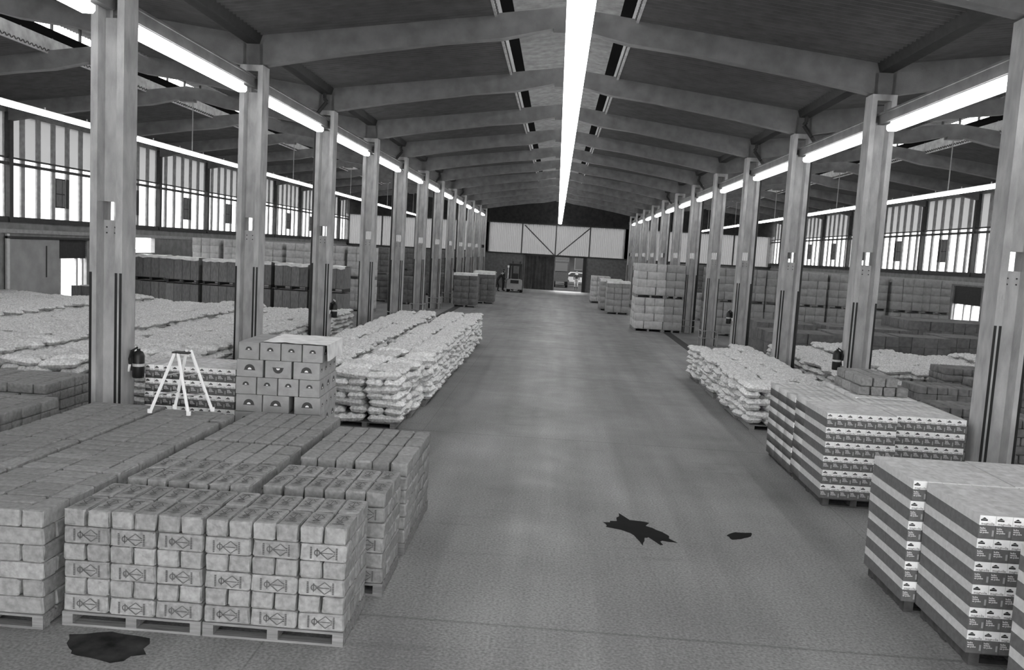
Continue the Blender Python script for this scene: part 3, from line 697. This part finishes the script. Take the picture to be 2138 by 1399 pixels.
for a in range(9):
    for b in range(11):
        x = -6.62-(a+1)*1.30; y = 13.25+b*1.235+0.25*math.sin(a*1.7)
        if y > 27.2: continue
        sack_stack(x, y+r2.uniform(-.05, .05)+(0.9 if a == 0 else 0), 1.2, 1.22, (7, 7, 8, 7, 7, 8, 7, 7, 7)[a], 'left field %s row %s stack' % (od(b+1), od(a+1)), b == 0, ('r',) if a == 0 else (), b < 3 and a < 4, only=99 if (b == 0 or a == 0) else 2, pal=(b == 0))
for k in range(6): sack_stack(3.98-0.05*(k % 2), 16.62+k*1.23, 1.22, 1.2, 6, '%s right aisle sack pallet' % od(k+1), k == 0, ('l',), k < 5)
for k in range(6): sack_stack(5.20, 17.6+k*1.26, 0.56, 1.2, 6, '%s narrow right sack pallet' % od(k+1), k == 0, (), False)
for a in range(8):
    for b in range(6):
        x = 6.62+a*1.30; y = 18.6+b*1.235+(0 if a < 1 else 1.4 if a < 3 else 2.0)
        if y > 25.5: continue
        sack_stack(x, y+r2.uniform(-.05, .05), 1.2, 1.22, (6, 7, 6, 6, 7, 6, 6, 6)[a], 'right field %s row %s stack' % (od(b+1), od(a+1)), b == 0, ('l',) if a == 0 else (), False, only=99 if (b == 0 or a == 0) else 2, pal=(b == 0))
sacks.finish('sack', 'sack', 'sacks', 'rest of the white sacks heaped on both sides')

# ------------------------------------------------------------------ crates across the left side aisle
def crate(x, y, z, w, d, h, label, cover):
    pallet(x+.02, y+.02, w-.04, d-.04, 'dark pallet under %s' % label, h=0.16, z=z, rich=False, mat=M_STEEL)  # dark material stands in for the shadowed gap under each crate
    t = thing('crate', label, 'crate', (x, y, z+0.16), 0, 'crates across the left side aisle')
    MB().box(0.02, w-.02, 0.03, d, 0, h-.03).build('body', M_CRATE, t); n = 4; pw = w/n
    pm = cached(('plank', round(pw, 3), h), lambda: MB().box(0.008, pw-.008, 0, 0.03, 0, h-.02).mesh('plank', M_CRATE))
    for i in range(n): link('plank', pm, t, (i*pw, 0, 0))
    if cover:
        v = []; f = []; nn = 8; r = random.Random(label)
        for j, yy in enumerate((-0.02, 0.0, d*0.5, d)):
            for i in range(nn+1): v.append((w*i/nn, yy, h-.03+(-0.05-r.uniform(0, .06) if j == 0 else r.uniform(0.0, .06))))
        for j in range(3):
            for i in range(nn): a = j*(nn+1)+i; f.append((a, a+1, a+nn+2, a+nn+1))
        MB().add(v, f).build('cover', M_FILM, t)
for k, x in enumerate((-18.1, -16.52, -14.92, -13.36, -11.78, -10.2)):
    w = 1.42; yy = 35.3 if k == 0 else 34.9-0.05*k
    crate(x, yy, 0, w, 1.1, 0.96, 'lower dark crate, %s from the left wall' % od(k+1), False)
    crate(x, yy, 1.13, w, 1.1, 0.94, 'upper dark crate with pale cover, %s from left wall' % od(k+1), True)
crate(-17.9, 30.2, 0, 1.5, 1.0, 0.95, 'low dark crate under the half open shutter', False)

# generic carton stacks (two tiers on pallets)
gen = Pile()
for q, mt in (('c', M_BOX), ('p', M_BOXP), ('d', M_BOXD)): MESH['gb'+q] = soft_box(0.42, 0.42, 0.345, 0.008, 0.0, mt, 9, 'cardboard_box')
def gstack(x, y, nx, ny, tiers, nl, mat, desc, vis=True, seen=('l',), jt=.012, cover=False, full=False):
    z = 0
    for t_ in range(tiers):
        pallet(x, y, nx*0.43, ny*0.43, '%s pallet under the %s' % ('lower' if t_ == 0 else 'upper', desc), h=0.14, z=z, rich=False); z += 0.14
        for l in range(nl):
            top = l == nl-1 
            for i in range(nx):
                for j in range(ny):
                    if not (top or i in (0, nx-1) or j in (0, ny-1)): continue
                    v = vis and ((top and t_ == tiers-1) or j == 0 or ('l' in seen and i == 0) or ('r' in seen and i == nx-1))
                    gen.add('gb'+mat, (x+(i+.5)*0.43+jit(jt), y+(j+.5)*0.43+jit(jt), z+l*0.347), jit(.01), v,
                            'cardboard box, %s layer, %s across, %s back, %s' % (od(t_*nl+l+1), od(i+1), od(j+1), desc), 'boxes of the %s' % desc)
        z += nl*0.347+0.003
    if cover:
        tag(MB().add([(-.03,-.03,-.12),(nx*.43+.03,-.03,-.10),(nx*.43+.03,-.03,.02),(-.03,-.03,.02),(-.03,ny*.43,.02),(nx*.43+.03,ny*.43,.03)], [(0,1,2,3),(3,2,5,4)]).build('plastic_cover', M_FILM, None, (x, y, z)), 'pale plastic cover over the %s' % desc, 'cover')
gstack(3.66, 38.0, 3, 5, 2, 4, 'p', 'tall stack at right aisle', seen=('l',), jt=.02)
gstack(4.955, 38.05, 2, 3, 2, 4, 'c', 'stack beside the sixth column', seen=())
for k, x in enumerate((6.72, 8.1, 9.45, 10.78, 12.2, 13.5, 14.95, 16.2)): gstack(x, 38.0+0.1*(k % 3), 3, 2, 2, 4, 'c', '%s stack, right back row' % od(k+1), seen=())
for k, (x, y, nx, ny, nl) in enumerate(((6.9, 27.2, 5, 4, 3), (9.3, 28.2, 5, 4, 3), (11.6, 28.6, 4, 3, 3), (13.5, 29.5, 4, 4, 3), (10.2, 31.5, 7, 5, 3), (13.4, 32.4, 9, 6, 4), (7.6, 31.6, 5, 5, 3))):
    gstack(x, y, nx, ny, 1, nl, 'd', '%s dark block, right aisle' % od(k+1), seen=('l',))
for k, (x, y) in enumerate(((-17.4, 39.4), (-15.9, 39.4), (-14.35, 39.4), (-12.85, 39.4), (-11.35, 39.4), (-9.9, 39.4))): gstack(x, y, 3, 2, 2, 4, 'p', 'pale stack %s from the left wall' % od(k+1), seen=())
gstack(-5.65, 46.6, 3, 3, 1, 5, 'd', 'near far-left stack', seen=('r',), cover=True); gstack(-4.95, 50.6, 3, 3, 1, 5, 'd', 'second far-left stack', seen=('r',), cover=True)
gstack(-5.2, 53.4, 3, 3, 1, 5, 'd', 'third far-left stack', seen=('r',), cover=True)
gstack(2.98, 48.2, 3, 3, 1, 5, 'c', 'near far-right stack', cover=True); gstack(2.75, 51.0, 3, 4, 1, 5, 'c', 'second far-right stack', cover=True); gstack(2.5, 58.5, 3, 4, 1, 5, 'p', 'third far-right stack')
for k, (x, y, nx, m_) in enumerate(((-9.0, 46.0, 4, 'd'), (-11.2, 47, 4, 'd'), (-13.6, 47, 4, 'd'), (-8.8, 56, 4, 'd'), (-11.5, 57, 5, 'd'), (-9.0, 64, 5, 'd'), (8.0, 47, 5, 'c'), (8.2, 55, 5, 'd'), (11, 56, 5, 'd'), (7.6, 63, 6, 'd'), (-15.8, 52, 4, 'p'), (13.5, 46, 4, 'c'))):
    gstack(x, y, nx, 3, 2 if k % 3 else 1, 4, m_, '%s distant stack' % od(k+1), vis=False)
gen.finish('cardboard_box', 'box', 'cardboard_boxes', 'rest of the cardboard boxes stacked in the side aisles')

# ------------------------------------------------------------------ stepladder on the packs
t = thing('stepladder', 'small pale folding stepladder standing on the brown packs', 'ladder', (-4.62, 10.22, 1.0))
legs = [((-0.40,-0.02,0),(-0.16,0.10,0.74)),((-0.22,0.26,0),(-0.10,0.18,0.70)),((0.10,-0.08,0),(-0.08,0.08,0.76)),((0.30,0.20,0),(0.04,0.22,0.82))]
legs = [((-0.38,-0.05,0),(-0.14,0.10,0.76)),((0.12,-0.05,0),(-0.10,0.10,0.76)),((-0.22,0.30,0),(-0.02,0.18,0.80)),((0.28,0.30,0),(0.03,0.18,0.80))]
for a, b in legs:
    o = MB().tube(a, b, 0.021, 6).build('leg', M_WHITE, t); MB().tube((a[0],a[1],0.0), (a[0],a[1],0.05), 0.03, 6).build('foot', M_WHITE, o)
def lp(k, s): a, b = Vector(legs[k][0]), Vector(legs[k][1]); return a+(b-a)*s
for s in (0.30, 0.62): 
    MB().tube(lp(0, s), lp(2, s), 0.010, 6).build('rung', M_GREYSTEEL, t); MB().tube(lp(1, s), lp(3, s), 0.010, 6).build('rung', M_GREYSTEEL, t)
MB().tube(lp(0, .97), lp(2, .97), 0.014, 6).build('hinge_bar', M_STEEL, t); MB().box(-0.17, 0.04, 0.08, 0.2, 0.755, 0.775).build('top_step', M_STEEL, t)

# ------------------------------------------------------------------ fire extinguishers
def extinguisher(x, y, z, s, label):
    t = thing('fire_extinguisher', label, 'extinguisher', (x, y, z), 0, 'fire extinguishers on the columns')
    prof = [(0.0,0),(0.075,0),(0.082,0.02),(0.082,0.33),(0.06,0.38),(0.025,0.40),(0.025,0.43)]; m = MB(); n = 14; v = []; f = []
    for r, h in prof:
        for i in range(n): v.append((r*math.cos(2*math.pi*i/n), r*math.sin(2*math.pi*i/n), h))
    for k in range(len(prof)-1):
        for i in range(n): f.append((k*n+i, k*n+(i+1) % n, (k+1)*n+(i+1) % n, (k+1)*n+i))
    m.add(v, f).build('cylinder', M_BLACK, t, smooth=True)
    m = MB(); n = 14
    for i in range(n):
        a, b = 2*math.pi*i/n, 2*math.pi*(i+1)/n
        m.add([(0.0835*math.cos(a),0.0835*math.sin(a),.17),(0.0835*math.cos(b),0.0835*math.sin(b),.17),(0.0835*math.cos(b),0.0835*math.sin(b),.21),(0.0835*math.cos(a),0.0835*math.sin(a),.21)], [(0,1,2,3)])
    m.build('label_band', M_CARD_L, t)
    MB().box(-0.02, 0.02, -0.03, 0.03, 0.43, 0.47).tube((0,-0.02,0.47),(0.0,-0.11,0.50),0.012).build('valve_lever', M_GALV, t)
    MB().path([(0,-0.03,0.45),(-s*0.06,-0.09,0.40),(-s*0.10,-0.08,0.28),(-s*0.10,-0.06,0.16)], 0.013).build('hose', M_RUBBER, t)
    MB().tube((-s*0.10,-0.06,0.20),(-s*0.13,-0.07,0.10),0.022,8,0.034).build('horn', M_WHITE, t)
    MB().box(min(-s*0.11, -s*0.07), max(-s*0.11, -s*0.07), -0.02, 0.02, 0.1, 0.4).build('bracket', M_STEEL, t)
extinguisher(XL+0.345, Y1+0.1, 1.14, 1, 'black fire extinguisher on the nearest left column'); extinguisher(XL+0.345, Y1+2*P+0.1, 1.2, 1, 'black fire extinguisher on the third left column')
extinguisher(XR-0.345, Y1+P+0.1, 1.26, -1, 'black fire extinguisher on the second right column'); extinguisher(XR-0.345, Y1+3*P+0.1, 1.3, -1, 'black fire extinguisher on the fourth right column')

# ------------------------------------------------------------------ tubular guards at the column feet
for side, x, ids in (('left', XL, (4, 5, 6, 7)), ('right', XR, (4, 5, 6))):
    for i in ids:
        y = Y1+P*i; t = thing('column_guard', 'thin tubular guard round the foot of the %s %s column' % (od(i+1), side), 'guard', (x, y, 0), 0, 'column guards')
        a, h = 0.31, 0.62
        for sx in (-1, 1):
            for sy in (-1, 1): MB().tube((sx*a, sy*a, 0), (sx*a, sy*a, h), 0.02, 6).build('upright', M_GREYSTEEL, t)
        for z in (h-0.02, 0.32): MB().path([(-a,-a,z),(a,-a,z),(a,a,z),(-a,a,z),(-a,-a,z)], 0.018, 6).build('rail', M_GREYSTEEL, t)

# ------------------------------------------------------------------ forklift
t = thing('forklift', 'pale forklift with dark overhead guard parked before the far doorway', 'forklift', (-3.25, 67.2, 0))
MB().prism([(-0.6,0.25),(0.6,0.25),(0.62,0.55),(0.58,0.98),(0.42,1.06),(-0.42,1.06),(-0.58,0.98),(-0.62,0.55)], 'y', -0.45, 0.25).build('counterweight', grey('pale machine paint', 0.3, 0.5, 0.1, 4), t)
MB().box(-0.5, 0.5, 0.25, 1.35, 0.28, 0.75).build('chassis', M_GREYSTEEL, t)
MB().box(-0.33, 0.33, -0.47, -0.44, 0.72, 0.98).build('grille', M_BLACK, t)
for x in (-0.52, 0.52):
    for y, r in ((-0.05, 0.27), (1.2, 0.32)):
        o = MB().tube((x-0.1, y, r), (x+0.1, y, r), r, 18).build('wheel', M_RUBBER, t); MB().tube((x-0.105, y, r), (x+0.105, y, r), r*0.5, 12).build('hub', M_GREYSTEEL, o)
for x in (-0.48, 0.48):
    for y in (-0.1, 1.15): MB().tube((x, y, 0.9 if y < 0 else 0.7), (x*0.95, y+(0.1 if y < 0 else -0.1), 2.12), 0.035, 6).build('guard_post', M_STEEL, t)
MB().box(-0.5, 0.5, -0.02, 1.08, 2.10, 2.28).build('guard_roof', M_BLACK, t)
MB().box(-0.25, 0.25, 0.15, 0.6, 0.9, 1.05).box(-0.25, 0.25, 0.1, 0.2, 1.05, 1.5).build('driver_seat', M_BLACK, t)
for x in (-0.3, 0.3): MB().box(x-0.05, x+0.05, 1.4, 1.52, 0.1, 2.45).build('mast_rail', M_STEEL, t)
for x in (-0.25, 0.25): MB().box(x-0.06, x+0.06, 1.55, 2.6, 0.06, 0.11).build('fork', M_STEEL, t)
MB().tube((-0.05, 0.95, 1.0), (0, 0.75, 1.25), 0.02, 6).tube((0, 0.74, 1.24), (0, 0.73, 1.27), 0.17, 14).build('steering_wheel', M_BLACK, t)
MB().tube((-0.55, -0.3, 1.06), (-0.55, -0.3, 1.5), 0.03, 6).tube((-0.55,-0.3,1.95),(-0.55,-0.3,2.12),0.07,10).tube((-0.55,-0.3,1.5),(-0.55,-0.3,1.95),0.02,6).build('beacon', M_WHITE, t)

# ------------------------------------------------------------------ people (tiny in the distance)
def person(name, label, loc, rz, J, top=M_CLOTH, legs_=M_CLOTH):
    """J: joint name -> (x,y,z). One continuous skinned body; hands and hair are children."""
    order = list(J); idx = {k: i for i, k in enumerate(order)}
    E_ = [('pelvis','belly'),('belly','chest'),('chest','neck'),('neck','head'),('head','crown'),('chest','shL'),('shL','elL'),('elL','wrL'),('chest','shR'),('shR','elR'),('elR','wrR'),
          ('pelvis','hiL'),('hiL','knL'),('knL','anL'),('anL','toL'),('pelvis','hiR'),('hiR','knR'),('knR','anR'),('anR','toR')]
    RAD = dict(pelvis=(.16,.12), belly=(.15,.11), chest=(.18,.12), neck=(.06,.06), head=(.085,.10), crown=(.07,.08), sh=(.07,.07), el=(.05,.05), wr=(.035,.03), hi=(.095,.095), kn=(.065,.065), an=(.045,.05), to=(.045,.035))
    me = bpy.data.meshes.new(name); me.from_pydata([J[k] for k in order], [(idx[a], idx[b]) for a, b in E_], [])
    ob = bpy.data.objects.new(name, me); COL.objects.link(ob); sk = ob.modifiers.new('skin', 'SKIN'); sk.use_smooth_shade = True
    for k in order:
        sv = me.skin_vertices[0].data[idx[k]]; sv.radius = RAD.get(k) or RAD[k[:2]]; sv.use_root = k == 'pelvis'
    su = ob.modifiers.new('sub', 'SUBSURF'); su.levels = 2; su.render_levels = 2
    dg = bpy.context.evaluated_depsgraph_get(); me2 = bpy.data.meshes.new_from_object(ob.evaluated_get(dg)); bpy.data.objects.remove(ob)
    me2.materials.clear()
    for m_ in (top, legs_, M_SKIN, M_RUBBER): me2.materials.append(m_)
    V_ = {k: Vector(v) for k, v in J.items()}
    for p in me2.polygons:
        c = p.center; near = min(V_, key=lambda k: (V_[k]-c).length)
        p.material_index = 2 if near in ('head', 'crown', 'neck') else 3 if near[:2] in ('to', 'an') else 1 if near[:2] in ('kn', 'hi') or near == 'pelvis' else 0
        p.use_smooth = True
    o = link(name, me2, None, loc, rz); tag(o, label, 'person')
    for s in 'LR':
        w = V_['wr'+s]; d_ = (w-V_['el'+s]).normalized(); u = d_.orthogonal().normalized(); q = d_.cross(u); m = MB()
        m.tube(w, w+d_*0.085, 0.03, 8, 0.034)
        for i in range(4):
            b = w+d_*0.08+u*(i-1.5)*0.018; e = b+d_*(0.045, .055, .052, .04)[i]+q*0.008; m.tube(b, e, 0.009, 6, 0.008); m.tube(e, e+d_*0.025+q*0.02, 0.008, 6, 0.006)
        m.tube(w+d_*0.03+u*0.03, w+d_*0.06+u*0.055+q*.01, 0.011, 6, .009); m.tube(w+d_*0.06+u*0.055+q*.01, w+d_*0.09+u*.06+q*.02, .009, 6, .007)
        m.build('hand', M_SKIN, o, smooth=True)
    h = V_['head']; ax = (V_['crown']-V_['neck']).normalized(); fw = Vector((0, 1, 0)); fw = (fw-ax*fw.dot(ax)).normalized(); sd = ax.cross(fw)
    m = MB(); n = 10; v = []; f = []
    for i in range(5):
        a = i/4*math.pi*0.5
        for j in range(n):
            b = 2*math.pi*j/n; v.append(h+ax*(0.03+0.135*math.cos(a))+(sd*math.cos(b)*0.088+fw*(math.sin(b)*0.10-0.02))*math.sin(a))
    for i in range(4):
        for j in range(n): f.append((i*n+j, i*n+(j+1) % n, (i+1)*n+(j+1) % n, (i+1)*n+j))
    m.add(v, f).build('hair', M_BLACK, o, smooth=True)
    MB().tube(h+fw*0.09+ax*0.02, h+fw*0.118-ax*0.012, 0.010, 6, 0.016).build('nose', M_SKIN, o)
    for s in (-1, 1):
        MB().tube(h+fw*0.088+sd*s*0.033+ax*0.025, h+fw*0.098+sd*s*0.033+ax*0.025, 0.012, 6).build('eye', M_BLACK, o)
        MB().tube(h+sd*s*0.078, h+sd*s*0.1+ax*0.005, 0.026, 8, 0.03).build('ear', M_SKIN, o)
    MB().box(-0.025, 0.025, -0.004, 0.004, -0.004, 0.004).build('mouth', M_INK, o, h+fw*0.092-ax*0.045)
    return o
stand = dict(pelvis=(0,0,.95), belly=(0,0,1.12), chest=(0,0,1.34), neck=(0,.01,1.5), head=(0,.02,1.61), crown=(0,.02,1.69), shL=(-.19,0,1.42), elL=(-.24,-.02,1.14), wrL=(-.24,.06,.90), shR=(.19,0,1.42), elR=(.24,-.02,1.14), wrR=(.24,.06,.90),
             hiL=(-.1,0,.88), knL=(-.11,.02,.48), anL=(-.11,-.02,.085), toL=(-.12,.14,.04), hiR=(.1,0,.88), knR=(.11,.02,.48), anR=(.11,-.02,.085), toR=(.12,.14,.04))
lean = dict(pelvis=(0,-.05,.93), belly=(0,.06,1.08), chest=(0,.22,1.27), neck=(0,.33,1.41), head=(0,.40,1.50), crown=(0,.45,1.57), shL=(-.19,.24,1.34), elL=(-.24,.42,1.12), wrL=(-.16,.62,1.05), shR=(.19,.24,1.34), elR=(.24,.42,1.12), wrR=(.16,.62,1.05),
            hiL=(-.1,-.04,.87), knL=(-.12,.12,.48), anL=(-.12,.06,.085), toL=(-.13,.22,.04), hiR=(.1,-.04,.87), knR=(.11,-.14,.47), anR=(.11,-.34,.085), toR=(.12,-.19,.04))
person('person', 'person in dark clothes leaning towards the parked forklift', (-4.6, 66.9, 0), -1.25, lean)
person('person', 'person in dark clothes standing beside the forklift mast', (-4.25, 68.3, 0), -1.2, stand)
person('person', 'person standing outside the far doorway', (1.95, 79.0, -0.02), math.pi, stand, M_CLOTH, M_CLOTH2)

# ------------------------------------------------------------------ yard beyond the doorway
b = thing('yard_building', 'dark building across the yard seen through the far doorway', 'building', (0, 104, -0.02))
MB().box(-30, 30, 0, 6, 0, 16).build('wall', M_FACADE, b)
for x in (-6, -2, 2.2, 6): 
    o = MB().box(x, x+1.6, -0.04, 0.0, 1.4, 3.0).build('window', M_STEEL, b); MB().box(x+.1, x+1.5, -0.05, -0.03, 1.5, 2.9).build('pane', M_BLACK, o)
t = thing('truck', 'dark lorry parked in the yard beyond the doorway', 'truck', (0.05, 84, -0.02))
MB().box(-0.4, 1.2, 0, 6, 0.9, 3.6).build('cargo_box', M_STEEL, t); MB().box(-0.35, 1.15, -1.6, -0.1, 0.6, 2.6).build('cab', M_STEEL, t)
for x in (-0.3, 0.9):
    for y in (-0.9, 4.6): MB().tube((x, y, 0.48), (x+0.25, y, 0.48), 0.48, 16).build('wheel', M_RUBBER, t)
MB().box(-0.25, 1.05, -1.63, -1.6, 1.6, 2.4).build('windscreen', M_GLASS, t)
t = thing('car', 'pale car parked in the yard beyond the doorway', 'car', (2.4, 93, -0.02))
MB().prism([(-1.9,0.3),(1.9,0.3),(1.9,0.72),(1.2,0.82),(0.7,1.32),(-0.8,1.34),(-1.4,0.85),(-1.9,0.78)], 'y', -0.75, 0.75).build('body', grey('pale car paint', 0.16, 0.5), t)
MB().prism([(0.95,0.86),(0.6,1.26),(-0.7,1.28),(-1.15,0.88)], 'y', -0.77, 0.77).build('side_windows', M_BLACK, t)
for x in (-1.2, 1.15):
    for y in (-0.7, 0.7): MB().tube((x, y-0.09, 0.3), (x, y+0.09, 0.3), 0.3, 16).build('wheel', M_RUBBER, t)
